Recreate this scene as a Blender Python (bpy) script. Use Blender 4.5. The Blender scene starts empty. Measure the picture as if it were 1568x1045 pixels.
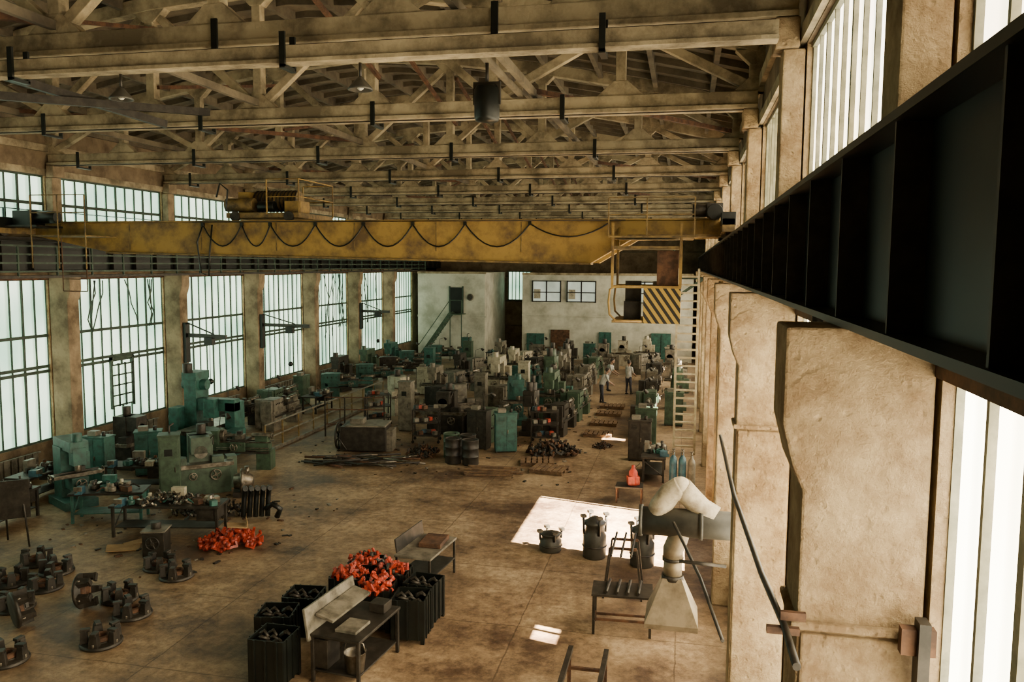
import bpy, math, random
from mathutils import Vector, Matrix, Euler
R=random.Random(11)
C=bpy.context.collection

# ------------------------------------------------------------------ materials
def _new(name):
    m=bpy.data.materials.new(name); m.use_nodes=True
    nt=m.node_tree; b=nt.nodes['Principled BSDF']
    return m,nt,b
def mat(name,c,rough=.6,metal=0,c2=None,scale=3,lo=.4,hi=.7,bump=0,bscale=20,detail=6):
    m,nt,b=_new(name)
    N=nt.nodes.new; L=nt.links.new
    tc=N('ShaderNodeTexCoord')
    no=N('ShaderNodeTexNoise'); no.inputs['Scale'].default_value=scale; no.inputs['Detail'].default_value=detail
    no.inputs['Roughness'].default_value=.65
    L(tc.outputs['Object'],no.inputs['Vector'])
    r=N('ShaderNodeValToRGB'); L(no.outputs['Fac'],r.inputs['Fac'])
    if c2 is None: c2=tuple(x*.5 for x in c)
    r.color_ramp.elements[0].position=lo; r.color_ramp.elements[0].color=(*c2,1)
    r.color_ramp.elements[1].position=hi; r.color_ramp.elements[1].color=(*c,1)
    L(r.outputs['Color'],b.inputs['Base Color'])
    b.inputs['Roughness'].default_value=rough; b.inputs['Metallic'].default_value=metal
    if bump:
        n2=N('ShaderNodeTexNoise'); n2.inputs['Scale'].default_value=bscale; n2.inputs['Detail'].default_value=5
        L(tc.outputs['Object'],n2.inputs['Vector'])
        bp=N('ShaderNodeBump'); bp.inputs['Strength'].default_value=bump; bp.inputs['Distance'].default_value=.03
        L(n2.outputs['Fac'],bp.inputs['Height']); L(bp.outputs['Normal'],b.inputs['Normal'])
    return m
def emis(name,ca,cb,strength,scale=.6,rib_shade=0):  # pane emission stands in for light coming through from behind
    m,nt,b=_new(name); N=nt.nodes.new; L=nt.links.new
    tc=N('ShaderNodeTexCoord'); no=N('ShaderNodeTexNoise'); no.inputs['Scale'].default_value=scale; no.inputs['Detail'].default_value=5
    L(tc.outputs['Object'],no.inputs['Vector'])
    r=N('ShaderNodeValToRGB'); r.color_ramp.elements[0].position=.35; r.color_ramp.elements[1].position=.6
    r.color_ramp.elements[0].color=(*ca,1); r.color_ramp.elements[1].color=(*cb,1)
    L(no.outputs['Fac'],r.inputs['Fac']); out=r.outputs['Color']
    if rib_shade:   # shading of the channel glass ribs, painted into the glow
        w=N('ShaderNodeTexWave'); w.bands_direction='Y'; w.inputs['Scale'].default_value=.62; w.inputs['Distortion'].default_value=.15
        L(tc.outputs['Object'],w.inputs['Vector'])
        r2=N('ShaderNodeValToRGB'); r2.color_ramp.elements[0].color=(1-rib_shade,1-rib_shade*.8,1-rib_shade*.9,1); r2.color_ramp.elements[1].position=.35; r2.color_ramp.elements[1].color=(1,1,1,1)
        L(w.outputs['Fac'],r2.inputs['Fac'])
        mx=N('ShaderNodeMixRGB'); mx.blend_type='MULTIPLY'; mx.inputs[0].default_value=1
        L(out,mx.inputs[1]); L(r2.outputs['Color'],mx.inputs[2]); out=mx.outputs['Color']
    L(out,b.inputs['Emission Color'])
    b.inputs['Emission Strength'].default_value=strength
    b.inputs['Base Color'].default_value=(.4,.45,.4,1); b.inputs['Roughness'].default_value=.4
    return m
def floor_mat():
    m,nt,b=_new('floor_concrete'); N=nt.nodes.new; L=nt.links.new
    tc=N('ShaderNodeTexCoord')
    n1=N('ShaderNodeTexNoise'); n1.inputs['Scale'].default_value=.32; n1.inputs['Detail'].default_value=10; n1.inputs['Roughness'].default_value=.72
    L(tc.outputs['Object'],n1.inputs['Vector'])
    r=N('ShaderNodeValToRGB'); e=r.color_ramp.elements
    e[0].position=.39; e[0].color=(.10,.058,.034,1); e[1].position=.62; e[1].color=(.48,.35,.21,1)
    k=e.new(.5); k.color=(.29,.195,.11,1)
    L(n1.outputs['Fac'],r.inputs['Fac'])
    n2=N('ShaderNodeTexNoise'); n2.inputs['Scale'].default_value=5; n2.inputs['Detail'].default_value=10; n2.inputs['Roughness'].default_value=.8
    L(tc.outputs['Object'],n2.inputs['Vector'])
    r2=N('ShaderNodeValToRGB'); r2.color_ramp.elements[0].position=.36; r2.color_ramp.elements[0].color=(.38,.33,.3,1); r2.color_ramp.elements[1].position=.58; r2.color_ramp.elements[1].color=(1,1,1,1)
    L(n2.outputs['Fac'],r2.inputs['Fac'])
    mx=N('ShaderNodeMixRGB'); mx.blend_type='MULTIPLY'; mx.inputs[0].default_value=.85
    L(r.outputs['Color'],mx.inputs[1]); L(r2.outputs['Color'],mx.inputs[2])
    br=N('ShaderNodeTexBrick'); br.inputs['Scale'].default_value=1; br.inputs['Brick Width'].default_value=3; br.inputs['Row Height'].default_value=3; br.offset=0
    br.inputs['Mortar Size'].default_value=.018; br.inputs['Color1'].default_value=(1,1,1,1); br.inputs['Color2'].default_value=(.93,.92,.9,1); br.inputs['Mortar'].default_value=(.35,.31,.28,1); br.inputs['Mortar Smooth'].default_value=.5
    dn=N('ShaderNodeTexNoise'); dn.inputs['Scale'].default_value=2.5; L(tc.outputs['Object'],dn.inputs['Vector'])
    vm=N('ShaderNodeVectorMath'); vm.operation='MULTIPLY_ADD'; vm.inputs[1].default_value=(.06,.06,0)
    L(dn.outputs['Color'],vm.inputs[0]); L(tc.outputs['Object'],vm.inputs[2]); L(vm.outputs[0],br.inputs['Vector'])
    m2=N('ShaderNodeMixRGB'); m2.blend_type='MULTIPLY'; m2.inputs[0].default_value=.7
    L(mx.outputs['Color'],m2.inputs[1]); L(br.outputs['Color'],m2.inputs[2])
    L(m2.outputs['Color'],b.inputs['Base Color'])
    rr=N('ShaderNodeMapRange'); rr.inputs['To Min'].default_value=.32; rr.inputs['To Max'].default_value=.75
    L(n1.outputs['Fac'],rr.inputs['Value']); L(rr.outputs['Result'],b.inputs['Roughness'])
    bp=N('ShaderNodeBump'); bp.inputs['Strength'].default_value=.5; bp.inputs['Distance'].default_value=.02
    L(n2.outputs['Fac'],bp.inputs['Height']); L(bp.outputs['Normal'],b.inputs['Normal'])
    return m
def plaster_mat():
    m,nt,b=_new('column_plaster'); N=nt.nodes.new; L=nt.links.new
    tc=N('ShaderNodeTexCoord')
    n1=N('ShaderNodeTexNoise'); n1.inputs['Scale'].default_value=1.8; n1.inputs['Detail'].default_value=9; n1.inputs['Roughness'].default_value=.7
    L(tc.outputs['Object'],n1.inputs['Vector'])
    r=N('ShaderNodeValToRGB'); r.color_ramp.elements[0].position=.38; r.color_ramp.elements[0].color=(.27,.17,.08,1); r.color_ramp.elements[1].position=.62; r.color_ramp.elements[1].color=(.60,.445,.25,1)
    L(n1.outputs['Fac'],r.inputs['Fac'])
    v=N('ShaderNodeTexVoronoi'); v.inputs['Scale'].default_value=8
    n3=N('ShaderNodeTexNoise'); n3.inputs['Scale'].default_value=16; n3.inputs['Detail'].default_value=9; n3.inputs['Roughness'].default_value=.75
    n4=N('ShaderNodeTexNoise'); n4.inputs['Scale'].default_value=3.5; n4.inputs['Detail'].default_value=6
    for q in (v,n3,n4): L(tc.outputs['Object'],q.inputs['Vector'])
    pr=N('ShaderNodeValToRGB'); pr.color_ramp.elements[0].position=.05; pr.color_ramp.elements[0].color=(0,0,0,1); pr.color_ramp.elements[1].position=.2; pr.color_ramp.elements[1].color=(1,1,1,1)
    L(v.outputs['Distance'],pr.inputs['Fac'])
    ad=N('ShaderNodeMath'); ad.operation='MULTIPLY_ADD'; ad.inputs[1].default_value=.4
    L(pr.outputs['Color'],ad.inputs[0]); L(n3.outputs['Fac'],ad.inputs[2])
    st=N('ShaderNodeValToRGB'); st.color_ramp.elements[0].position=.40; st.color_ramp.elements[0].color=(0,0,0,1); st.color_ramp.elements[1].position=.46; st.color_ramp.elements[1].color=(1,1,1,1)
    L(n4.outputs['Fac'],st.inputs['Fac'])
    a2=N('ShaderNodeMath'); a2.operation='MULTIPLY_ADD'; a2.inputs[1].default_value=.25
    L(st.outputs['Color'],a2.inputs[0]); L(ad.outputs[0],a2.inputs[2])
    bp=N('ShaderNodeBump'); bp.inputs['Strength'].default_value=1; bp.inputs['Distance'].default_value=.07
    L(a2.outputs[0],bp.inputs['Height']); L(bp.outputs['Normal'],b.inputs['Normal'])
    L(r.outputs['Color'],b.inputs['Base Color']); b.inputs['Roughness'].default_value=.92
    return m
def hazard_mat():
    m,nt,b=_new('hazard_stripes'); N=nt.nodes.new; L=nt.links.new
    tc=N('ShaderNodeTexCoord'); mp=N('ShaderNodeMapping'); mp.inputs['Rotation'].default_value=(0,math.radians(35),0)
    w=N('ShaderNodeTexWave'); w.bands_direction='X'; w.inputs['Scale'].default_value=2.1
    r=N('ShaderNodeValToRGB'); r.color_ramp.interpolation='CONSTANT'; r.color_ramp.elements[0].color=(.01,.01,.01,1); r.color_ramp.elements[1].position=.5; r.color_ramp.elements[1].color=(.42,.28,.05,1)
    L(tc.outputs['Object'],mp.inputs['Vector']); L(mp.outputs['Vector'],w.inputs['Vector']); L(w.outputs['Fac'],r.inputs['Fac']); L(r.outputs['Color'],b.inputs['Base Color'])
    return m
FLOOR=floor_mat(); PLAST=plaster_mat(); HAZ=hazard_mat()
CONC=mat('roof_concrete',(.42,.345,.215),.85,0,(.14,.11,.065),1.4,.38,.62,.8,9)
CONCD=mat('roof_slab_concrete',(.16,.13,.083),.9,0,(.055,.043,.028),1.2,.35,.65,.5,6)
WALLB=mat('wall_masonry',(.22,.16,.095),.9,0,(.09,.062,.036),1.5,.35,.65,.5,10)
COLD=mat('column_concrete',(.33,.25,.155),.9,0,(.12,.085,.05),1.3,.36,.62,.8,9)
WHITE=mat('white_painted_wall',(.62,.61,.52),.8,0,(.36,.35,.28),.8,.35,.6,.1)
TEAL=mat('teal_machine_paint',(.03,.12,.097),.5,0,(.015,.045,.037),4,.35,.6)
GREEN=mat('green_machine_paint',(.055,.095,.057),.45,0,(.022,.037,.022),4,.35,.6)
GREY=mat('grey_machine_paint',(.19,.17,.13),.5,0,(.06,.052,.037),4,.35,.6)
WHM=mat('white_machine_paint',(.44,.40,.30),.5,0,(.17,.148,.105),4,.3,.55)
DARK=mat('dark_oily_steel',(.052,.043,.033),.5,.3,(.017,.014,.01),5)
BLK=mat('black_painted_steel',(.010,.013,.010),.4,.2,(.005,.006,.005),3)
STEEL=mat('bare_steel',(.36,.32,.26),.35,.8,(.1,.083,.06),5)
RUST=mat('rusty_steel',(.16,.075,.035),.8,.2,(.05,.024,.013),5)
YEL=mat('crane_yellow_paint',(.34,.215,.05),.6,0,(.11,.068,.028),1.5,.35,.58,.1)
YELD=mat('dirty_yellow_paint',(.22,.145,.045),.6,0,(.06,.042,.02),4,.35,.6)
RED=mat('red_painted_castings',(.42,.045,.018),.45,0,(.16,.016,.008),8,.3,.6)
BLUE=mat('blue_paint',(.05,.15,.2),.5,0,(.02,.06,.085),4)
WOOD=mat('worn_wood',(.24,.14,.065),.8,0,(.09,.05,.025),5)
CARD=mat('cardboard',(.38,.24,.11),.9,0,(.26,.16,.07),3)
DUCT=mat('duct_sheet_metal',(.28,.225,.15),.5,.4,(.12,.09,.055),3,.3,.6)
DUCTD=mat('painted_dark_duct',(.06,.056,.045),.5,.2,(.025,.024,.019),3,.3,.6)
WPIPE=mat('pale_duct_paint',(.55,.47,.34),.6,0,(.26,.2,.13),5,.35,.6)
TRIM=mat('green_window_frame',(.05,.09,.06),.6,0,(.02,.035,.024),4)
TRIML=mat('pale_window_frame',(.30,.29,.2),.6,0,(.14,.14,.09),4)
SKIN=mat('skin',(.55,.33,.23),.6); CLOTHW=mat('light_work_shirt',(.6,.6,.56),.9); CLOTHB=mat('dark_work_trousers',(.05,.055,.08),.9); HAIR=mat('dark_hair',(.03,.02,.015),.8)
GL_L=emis('glowing_channel_glass_left',(.34,.62,.44),(.80,1,.74),2.6,.45,.5)  # left panes glow by themselves, in place of daylight from outside
GL_R=emis('glowing_channel_glass_right',(1,.78,.48),(1,.87,.64),8.5,.5,.3)  # glow put into the right panes instead of daylight passing through
GL_N=emis('glowing_channel_glass_boosted',(1,.78,.48),(1,.87,.64),16,.5,.3)  # same glass with its glow raised, to brighten the near right columns
GL_F=emis('office_window_glass',(.35,.42,.34),(.7,.78,.64),.6,.8)

# ------------------------------------------------------------------ mesh builder
class B:
    def __init__(s): s.v=[];s.f=[];s.m=[];s.s=[];s.mats=[]
    def add(s,vs,fs,mt,sm=False):
        if mt not in s.mats: s.mats.append(mt)
        i=s.mats.index(mt); o=len(s.v); s.v+= [tuple(v) for v in vs]
        for k,f in enumerate(fs):
            s.f.append(tuple(o+a for a in f)); s.m.append(i); s.s.append(sm if isinstance(sm,bool) else sm[k])
    def bx(s,x0,x1,y0,y1,z0,z1,mt):
        s.add([(x0,y0,z0),(x1,y0,z0),(x1,y1,z0),(x0,y1,z0),(x0,y0,z1),(x1,y0,z1),(x1,y1,z1),(x0,y1,z1)],
              [(0,3,2,1),(4,5,6,7),(0,1,5,4),(1,2,6,5),(2,3,7,6),(3,0,4,7)],mt)
    def box(s,c,d,mt,rot=(0,0,0),taper=1):
        E=Euler(rot).to_matrix(); c=Vector(c); hx,hy,hz=d[0]/2,d[1]/2,d[2]/2; t=taper
        P=[(-hx,-hy,-hz),(hx,-hy,-hz),(hx,hy,-hz),(-hx,hy,-hz),(-hx*t,-hy*t,hz),(hx*t,-hy*t,hz),(hx*t,hy*t,hz),(-hx*t,hy*t,hz)]
        s.add([c+E@Vector(p) for p in P],[(0,3,2,1),(4,5,6,7),(0,1,5,4),(1,2,6,5),(2,3,7,6),(3,0,4,7)],mt)
    def beam(s,a,b,w,h,mt):
        a=Vector(a);b=Vector(b);d=(b-a).normalized()
        ref=Vector((0,0,1)) if abs(d.z)<.95 else Vector((0,1,0))
        u=d.cross(ref).normalized(); v=u.cross(d).normalized(); P=[]
        for p in (a,b):
            for i,j in ((-1,-1),(1,-1),(1,1),(-1,1)): P.append(p+u*(i*w/2)+v*(j*h/2))
        s.add(P,[(0,1,2,3),(7,6,5,4),(0,4,5,1),(1,5,6,2),(2,6,7,3),(3,7,4,0)],mt)
    def cyl(s,a,b,r,mt,r2=None,n=12,cap=True):
        a=Vector(a);b=Vector(b);d=(b-a).normalized(); r2=r if r2 is None else r2
        ref=Vector((0,0,1)) if abs(d.z)<.9 else Vector((1,0,0))
        u=d.cross(ref).normalized(); v=d.cross(u).normalized(); P=[]
        for p,q in ((a,r),(b,r2)):
            for i in range(n):
                t=2*math.pi*i/n; P.append(p+u*(q*math.cos(t))+v*(q*math.sin(t)))
        F=[(i,(i+1)%n,n+(i+1)%n,n+i) for i in range(n)]; S=[True]*n
        if cap: F+=[tuple(range(n-1,-1,-1)),tuple(range(n,2*n))]; S+=[False,False]
        s.add(P,F,mt,S)
    def tube(s,pts,r,mt,n=6,rs=None):
        pts=[Vector(p) for p in pts]; P=[];F=[]; k=len(pts); u=None
        for i,p in enumerate(pts):
            d=(pts[min(i+1,k-1)]-pts[max(i-1,0)]).normalized()
            if u is None:
                ref=Vector((0,0,1)) if abs(d.z)<.9 else Vector((1,0,0)); u=d.cross(ref).normalized()
            else:
                u=(u-d*u.dot(d)).normalized()
            v=d.cross(u); q=rs[i] if rs else r
            for j in range(n):
                t=2*math.pi*j/n; P.append(p+u*(q*math.cos(t))+v*(q*math.sin(t)))
        for i in range(k-1):
            for j in range(n): F.append((i*n+j,i*n+(j+1)%n,(i+1)*n+(j+1)%n,(i+1)*n+j))
        S=[True]*len(F)+[False,False]
        F+=[tuple(range(n-1,-1,-1)),tuple(range((k-1)*n,k*n))]
        s.add(P,F,mt,S)
    def rev(s,prof,mt,c=(0,0,0),n=16,ax='z',smooth=False):
        P=[];F=[]
        for r,z in prof:
            for i in range(n):
                t=2*math.pi*i/n; x,y=r*math.cos(t),r*math.sin(t)
                if ax=='z': p=(x,y,z)
                elif ax=='x': p=(z,x,y)
                else: p=(y,z,x)
                P.append((p[0]+c[0],p[1]+c[1],p[2]+c[2]))
        for k in range(len(prof)-1):
            for i in range(n): F.append((k*n+i,k*n+(i+1)%n,(k+1)*n+(i+1)%n,(k+1)*n+i))
        S=[True]*len(F)
        if prof[0][0]>.001: F.append(tuple(range(n-1,-1,-1))); S.append(False)
        if prof[-1][0]>.001: F.append(tuple(range((len(prof)-1)*n,len(prof)*n))); S.append(False)
        s.add(P,F,mt,S)
    def torus(s,c,R_,r,mt,ax='x',n=20,m=6):
        P=[];F=[]
        for i in range(n):
            t=2*math.pi*i/n
            for j in range(m):
                q=2*math.pi*j/m; rr=R_+r*math.cos(q); x,y,z=rr*math.cos(t),rr*math.sin(t),r*math.sin(q)
                p={'z':(x,y,z),'x':(z,x,y),'y':(x,-z,y)}[ax]
                P.append((p[0]+c[0],p[1]+c[1],p[2]+c[2]))
        for i in range(n):
            for j in range(m): F.append((i*m+j,((i+1)%n)*m+j,((i+1)%n)*m+(j+1)%m,i*m+(j+1)%m))
        s.add(P,F,mt,True)
    def wheel(s,c,r,mt,ax='x',hub=.03,sp=4):
        s.torus(c,r,r*.09+.006,mt,ax)
        c=Vector(c); X={'x':(Vector((0,1,0)),Vector((0,0,1)),Vector((1,0,0))),'y':(Vector((1,0,0)),Vector((0,0,1)),Vector((0,1,0))),'z':(Vector((1,0,0)),Vector((0,1,0)),Vector((0,0,1)))}[ax]
        for i in range(sp):
            t=math.pi*i/sp*2+.4; d=X[0]*math.cos(t)+X[1]*math.sin(t); s.cyl(c,c+d*r,.012+r*.04,mt,n=6)
        s.cyl(c-X[2]*hub,c+X[2]*hub,hub*1.2+r*.08,mt,n=10)
    def prism(s,poly,ax,t0,t1,mt):
        n=len(poly); P=[]
        for t in (t0,t1):
            for a,b in poly: P.append({'x':(t,a,b),'y':(a,t,b),'z':(a,b,t)}[ax])
        F=[tuple(range(n-1,-1,-1)),tuple(range(n,2*n))]+[(i,(i+1)%n,n+(i+1)%n,n+i) for i in range(n)]
        s.add(P,F,mt)
    def sph(s,c,r,mt,n=12,m=8,sc=(1,1,1)):
        prof=[(max(r*math.sin(math.pi*i/m),.0005),-r*math.cos(math.pi*i/m)) for i in range(m+1)]
        P=[];F=[]
        for rr,z in prof:
            for i in range(n):
                t=2*math.pi*i/n; P.append((c[0]+rr*math.cos(t)*sc[0],c[1]+rr*math.sin(t)*sc[1],c[2]+z*sc[2]))
        for k in range(m):
            for i in range(n): F.append((k*n+i,k*n+(i+1)%n,(k+1)*n+(i+1)%n,(k+1)*n+i))
        s.add(P,F,mt,True)
    def mesh(s,name):
        me=bpy.data.meshes.new(name); me.from_pydata(s.v,[],s.f)
        for m in s.mats: me.materials.append(m)
        me.polygons.foreach_set('material_index',s.m); me.polygons.foreach_set('use_smooth',s.s); me.update()
        return me
    def obj(s,name,loc=(0,0,0),rz=0,bevel=0,sc=1):
        return place(s.mesh(name),name,loc,rz,bevel,sc)
def place(me,name,loc=(0,0,0),rz=0,bevel=0,sc=1):
    o=bpy.data.objects.new(name,me); C.objects.link(o); o.location=loc; o.rotation_euler=(0,0,rz)
    o.scale=(sc,sc,sc) if not isinstance(sc,tuple) else sc
    if bevel:
        md=o.modifiers.new('bevel','BEVEL'); md.width=bevel; md.segments=2; md.limit_method='ANGLE'; md.angle_limit=.7
    return o

XC=-9.45
def MX(x): return -18.9-x
YC=[5.1+6*k for k in range(-1,10)]   # column centres -0.9 .. 59.1
YF=65.0
HC=10.1
# ------------------------------------------------------------------ shell
b=B(); b.bx(-20.6,2.2,-4,YF+.5,-.3,0,FLOOR); b.obj('floor')
b=B(); b.bx(-80,80,-60,140,-.5,-.32,mat('outdoor_ground',(.3,.28,.22),.95)); b.obj('ground')

def roofz(x):  # top chord centre line height
    t=abs(x-XC)/10.8; return HC+1.25+1.75*(1-t**1.5)
for side in ('right','left'):
    sg=(lambda x:x) if side=='right' else MX
    b=B()
    def wb(x0,x1,y0,y1,z0,z1,mt,b=b,sg=sg):
        a,c=sorted((sg(x0),sg(x1))); b.bx(a,c,y0,y1,z0,z1,mt)
    wb(1.38,1.65,-4,YF,0,1.15,WALLB)
    wb(1.38,1.65,-4,YF,6.45,7.95,WALLB)
    wb(1.38,1.65,-4,YF,9.75,11.5,WALLB)
    wb(1.30,1.375,-4,YF,9.76,9.95,CONC)
    wb(1.28,1.375,-4,YF,10.5,10.72,CONC)
    wb(1.35,1.375,-4,YF,6.40,6.52,RUST)
    wb(1.38,1.64,YF-6,YF,1.15,9.75,WALLB)
    wb(1.38,1.64,-4,-1.2,1.15,9.75,WALLB)
    for y in YC:
        wb(1.385,1.645,y-.28,y+.28,1.15,6.45,PLAST); wb(1.385,1.645,y-.21,y+.21,7.95,9.75,PLAST)
    b.obj('wall_'+side)
b=B(); b.bx(-20.6,1.7,YF,YF+.4,0,14,WALLB)
for z in (2,4,6,8,10): b.bx(-20.3,1.3,YF-.05,YF,z,z+.12,CONCD)
b.obj('wall_back')
b=B(); b.bx(-20.6,1.7,-4.4,-4,0,14,WALLB); b.obj('wall_front')

def column(y,side,MT):
    sg=(lambda x:x) if side=='right' else MX
    b=B()
    pts=[(1.36,0),(.68,0),(.68,5.72),(.62,5.86),(.56,6.1),(.56,6.66),(1.36,6.66)]
    pts=[(sg(a),z) for a,z in pts]
    if side=='right': pts=pts[::-1]
    b.prism(pts,'y',-.26,.26,MT)
    a,c=sorted((sg(1.17),sg(1.355))); b.bx(a,c,-.19,.19,6.67,7.75,MT)
    a,c=sorted((sg(1.1),sg(1.365))); b.bx(a,c,-.2,.2,7.76,9.69,MT)
    a,c=sorted((sg(1.0),sg(1.29))); b.bx(a,c,-.25,.25,9.7,HC-.03,MT)
    if side=='right' and y<12:   # lower set-off on the near columns
        b.bx(.64,1.355,-.3,.27,4.9,4.95,MT); b.bx(.7,1.34,-.285,-.25,1.2,4.88,MT)
    b.obj('column',(0,y,0),bevel=.03)
for y in YC[:-1]:
    column(y,'right',PLAST); column(y,'left',COLD)

# windows
wn=[0]
def window(side,y0,y1,z0,z1,glass,rows,fr=TRIM,step=.5,hole=None,thick=1):
    """channel-glass bay; hole=(ya,yb,za,zb) is an opening added to let the sun lamp in"""
    wn[0]+=1
    x=1.5 if side=='right' else MX(1.5)
    b=B(); n=max(1,round((y1-y0)/step)); w=(y1-y0)/n
    def pane(a,c,z,zz):
        if c-a>.01 and zz-z>.01: b.add([(x,a,z),(x,c,z),(x,c,zz),(x,a,zz)],[(0,1,2,3)],glass)
    if hole:
        ha,hb,hz,hy=hole; pane(y0,ha,z0,z1); pane(hb,y1,z0,z1); pane(ha,hb,z0,hz); pane(ha,hb,hy,z1)
    else: pane(y0,y1,z0,z1)
    for i in range(n+1):
        ya=y0+i*w; t=.02 if i%3 else .036
        if hole and hole[0]<ya<hole[1]:
            if hole[2]-z0>.05: b.bx(x-.045,x+.045,ya-t,ya+t,z0,hole[2],fr)
            b.bx(x-.045,x+.045,ya-t,ya+t,hole[3],z1,fr)
        else: b.bx(x-.045,x+.045,ya-t,ya+t,z0,z1,fr)
    for q in rows:
        z=z0+(z1-z0)*q; h=.06*thick if q in (0,1) else .05
        if hole and hole[2]<=z<=hole[3]:
            b.bx(x-.06,x+.06,y0,hole[0],z-h,z+h,fr); b.bx(x-.06,x+.06,hole[1],y1,z-h,z+h,fr)
        else: b.bx(x-.06,x+.06,y0,y1,z-h,z+h,fr)
    if hole:
        ha,hb,hz,hy=hole
        for (a,c,e,g) in ((ha,hb,hz-.03,hz+.03),(ha,hb,hy-.03,hy+.03),(ha-.03,ha+.03,hz,hy),(hb-.03,hb+.03,hz,hy)): b.bx(x-.05,x+.05,a,c,e,g,fr)
    b.obj('window_%d'%wn[0])
holes={3:(18.3,22.6,1.2,5.3),2:(13.45,14.15,3.35,3.95),5:(31.2,31.9,3.4,4.4),6:(36.4,38.0,3.0,3.7),7:(42.5,44,2.9,3.6),8:(48.5,50.5,2.6,3.6)}  # openings added and sized to throw the sun patches on the floor
for k in range(len(YC)-1):
    y0=YC[k]+.27; y1=YC[k+1]-.27
    window('left',y0,y1,1.15,6.45,GL_L,(0,.43,.46,.65,1))
    window('left',y0-.05,y1+.05,7.95,9.75,GL_L,(0,.5,1))
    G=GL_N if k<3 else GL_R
    window('right',y0,y1,1.15,6.45,G,(0,1) if k<2 else (0,.43,.46,1),TRIML if k<2 else TRIM,hole=holes.get(k))
    window('right',y0-.05,y1+.05,7.95,9.75,GL_R,(0,1),TRIML)
b=B(); x=MX(1.42)
b.add([(x,25.7,1.75),(x,26.8,1.75),(x,26.8,3.25),(x,25.7,3.25)],[(0,1,2,3)],GL_L)
for i in range(4): b.bx(x-.02,x+.05,25.7+i*.3667-.03,25.7+i*.3667+.03,1.7,3.3,TRIM)
for i in range(5): b.bx(x-.02,x+.05,25.7,26.8,1.75+i*.375-.025,1.75+i*.375+.025,TRIM)
b.bx(x-.02,x+.07,25.62,25.7,1.65,3.55,TRIM); b.bx(x-.02,x+.07,26.8,26.88,1.65,3.55,TRIM); b.bx(x-.02,x+.07,25.62,26.88,3.45,3.55,TRIM)
wn[0]+=1; b.obj('window_%d'%wn[0])
def vine(y0,y1,z1,seed,n):
    r=random.Random(seed); b=B(); x=MX(1.34)
    for i in range(n):
        y=r.uniform(y0,y1); z=6.35; pts=[]; 
        while z>z1+r.random():
            pts.append((x+r.uniform(-.005,.005),y,z)); y=min(max(y+r.uniform(-.28,.28),y0-.3),y1+.3); z-=.45
        if len(pts)>2: b.tube(pts,.024,TRIM,5)
    b.obj('dry_climbing_vine')
vine(23.8,28.4,4.0,3,9); vine(41.8,46.4,2.2,5,9); vine(47.8,52.4,2.5,6,6)

# roof
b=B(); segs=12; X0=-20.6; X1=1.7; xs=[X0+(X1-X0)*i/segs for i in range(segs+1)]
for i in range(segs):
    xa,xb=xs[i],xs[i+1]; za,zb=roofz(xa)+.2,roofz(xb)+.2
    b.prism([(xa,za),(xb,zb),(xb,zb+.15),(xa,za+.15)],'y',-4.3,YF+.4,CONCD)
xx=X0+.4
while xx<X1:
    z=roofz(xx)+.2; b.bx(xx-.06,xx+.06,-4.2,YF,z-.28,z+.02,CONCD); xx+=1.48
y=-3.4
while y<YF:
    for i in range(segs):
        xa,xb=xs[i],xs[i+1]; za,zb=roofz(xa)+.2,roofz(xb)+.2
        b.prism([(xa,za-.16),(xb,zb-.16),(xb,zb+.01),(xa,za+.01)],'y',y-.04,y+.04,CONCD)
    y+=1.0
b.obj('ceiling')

# trusses
def truss():
    b=B(); xl,xr=MX(1.27),1.27; n=8; dx=(xr-xl)/n
    b.bx(xl,xr,-.16,.16,HC+.07,HC+.32,CONC)
    b.bx(xl,xr,-.24,.24,HC-.02,HC+.06,CONC)
    N=[(xl+i*dx,roofz(xl+i*dx)) for i in range(n+1)]
    for i in range(n):
        b.beam((N[i][0],0,N[i][1]-.05),(N[i+1][0],0,N[i+1][1]-.05),.28,.3,CONC)
    for i,(x,z) in enumerate(N):
        w=.34 if i in (0,n) else .2
        b.bx(x-w/2,x+w/2,-.11,.11,HC+.3,z-.1,CONC)
        b.prism([(x-.5,HC+.3),(x+.5,HC+.3),(x+.14,HC+.62),(x-.14,HC+.62)],'y',-.12,.12,CONC)
        b.prism([(x-.14,z-.45),(x+.14,z-.45),(x+.45,z-.15),(x-.45,z-.15)],'y',-.12,.12,CONC)
    for i in range(n):
        a,c=N[i],N[i+1]
        if i%2==0: b.beam((a[0],0,HC+.35),(c[0],0,c[1]-.15),.18,.17,CONC)
        else: b.beam((a[0],0,a[1]-.15),(c[0],0,HC+.35),.18,.17,CONC)
    for i in range(n//2+2):
        x=xl+1.2+i*4.1
        if x>xr: break
        b.bx(x-.05,x+.05,-.29,-.25,HC-.12,HC+.36,BLK); b.bx(x-.05,x+.05,.25,.29,HC-.12,HC+.36,BLK); b.bx(x-.05,x+.05,-.29,.29,HC-.15,HC-.1,BLK)
    b.cyl((xl,-.2,HC-.05),(xr,-.2,HC-.05),.018,DARK,n=5)
    return b.mesh('roof_truss')
tm=truss()
for y in YC[1:]: place(tm,'roof_truss',(0,y,0),bevel=.015)
b=B()
for x in (-15.8,-9.45,-3.2): b.beam((x,-3,HC+.45),(x,YF,HC+.45),.1,.14,CONCD)
for k in range(1,len(YC)-1):
    ya,yb=YC[k],YC[k+1]
    if k%2: b.beam((-15.8,ya,HC+.5),(-9.45,yb,HC+.5),.1,.1,RUST); b.beam((-3.2,ya,HC+.5),(1.1,yb,HC+.5),.1,.1,RUST)
    b.beam((-12,ya,HC+.9),(-12,yb,HC+2.2),.08,.08,RUST); b.beam((-6.6,yb,HC+.9),(-6.6,ya,HC+2.2),.08,.08,RUST)
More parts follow.
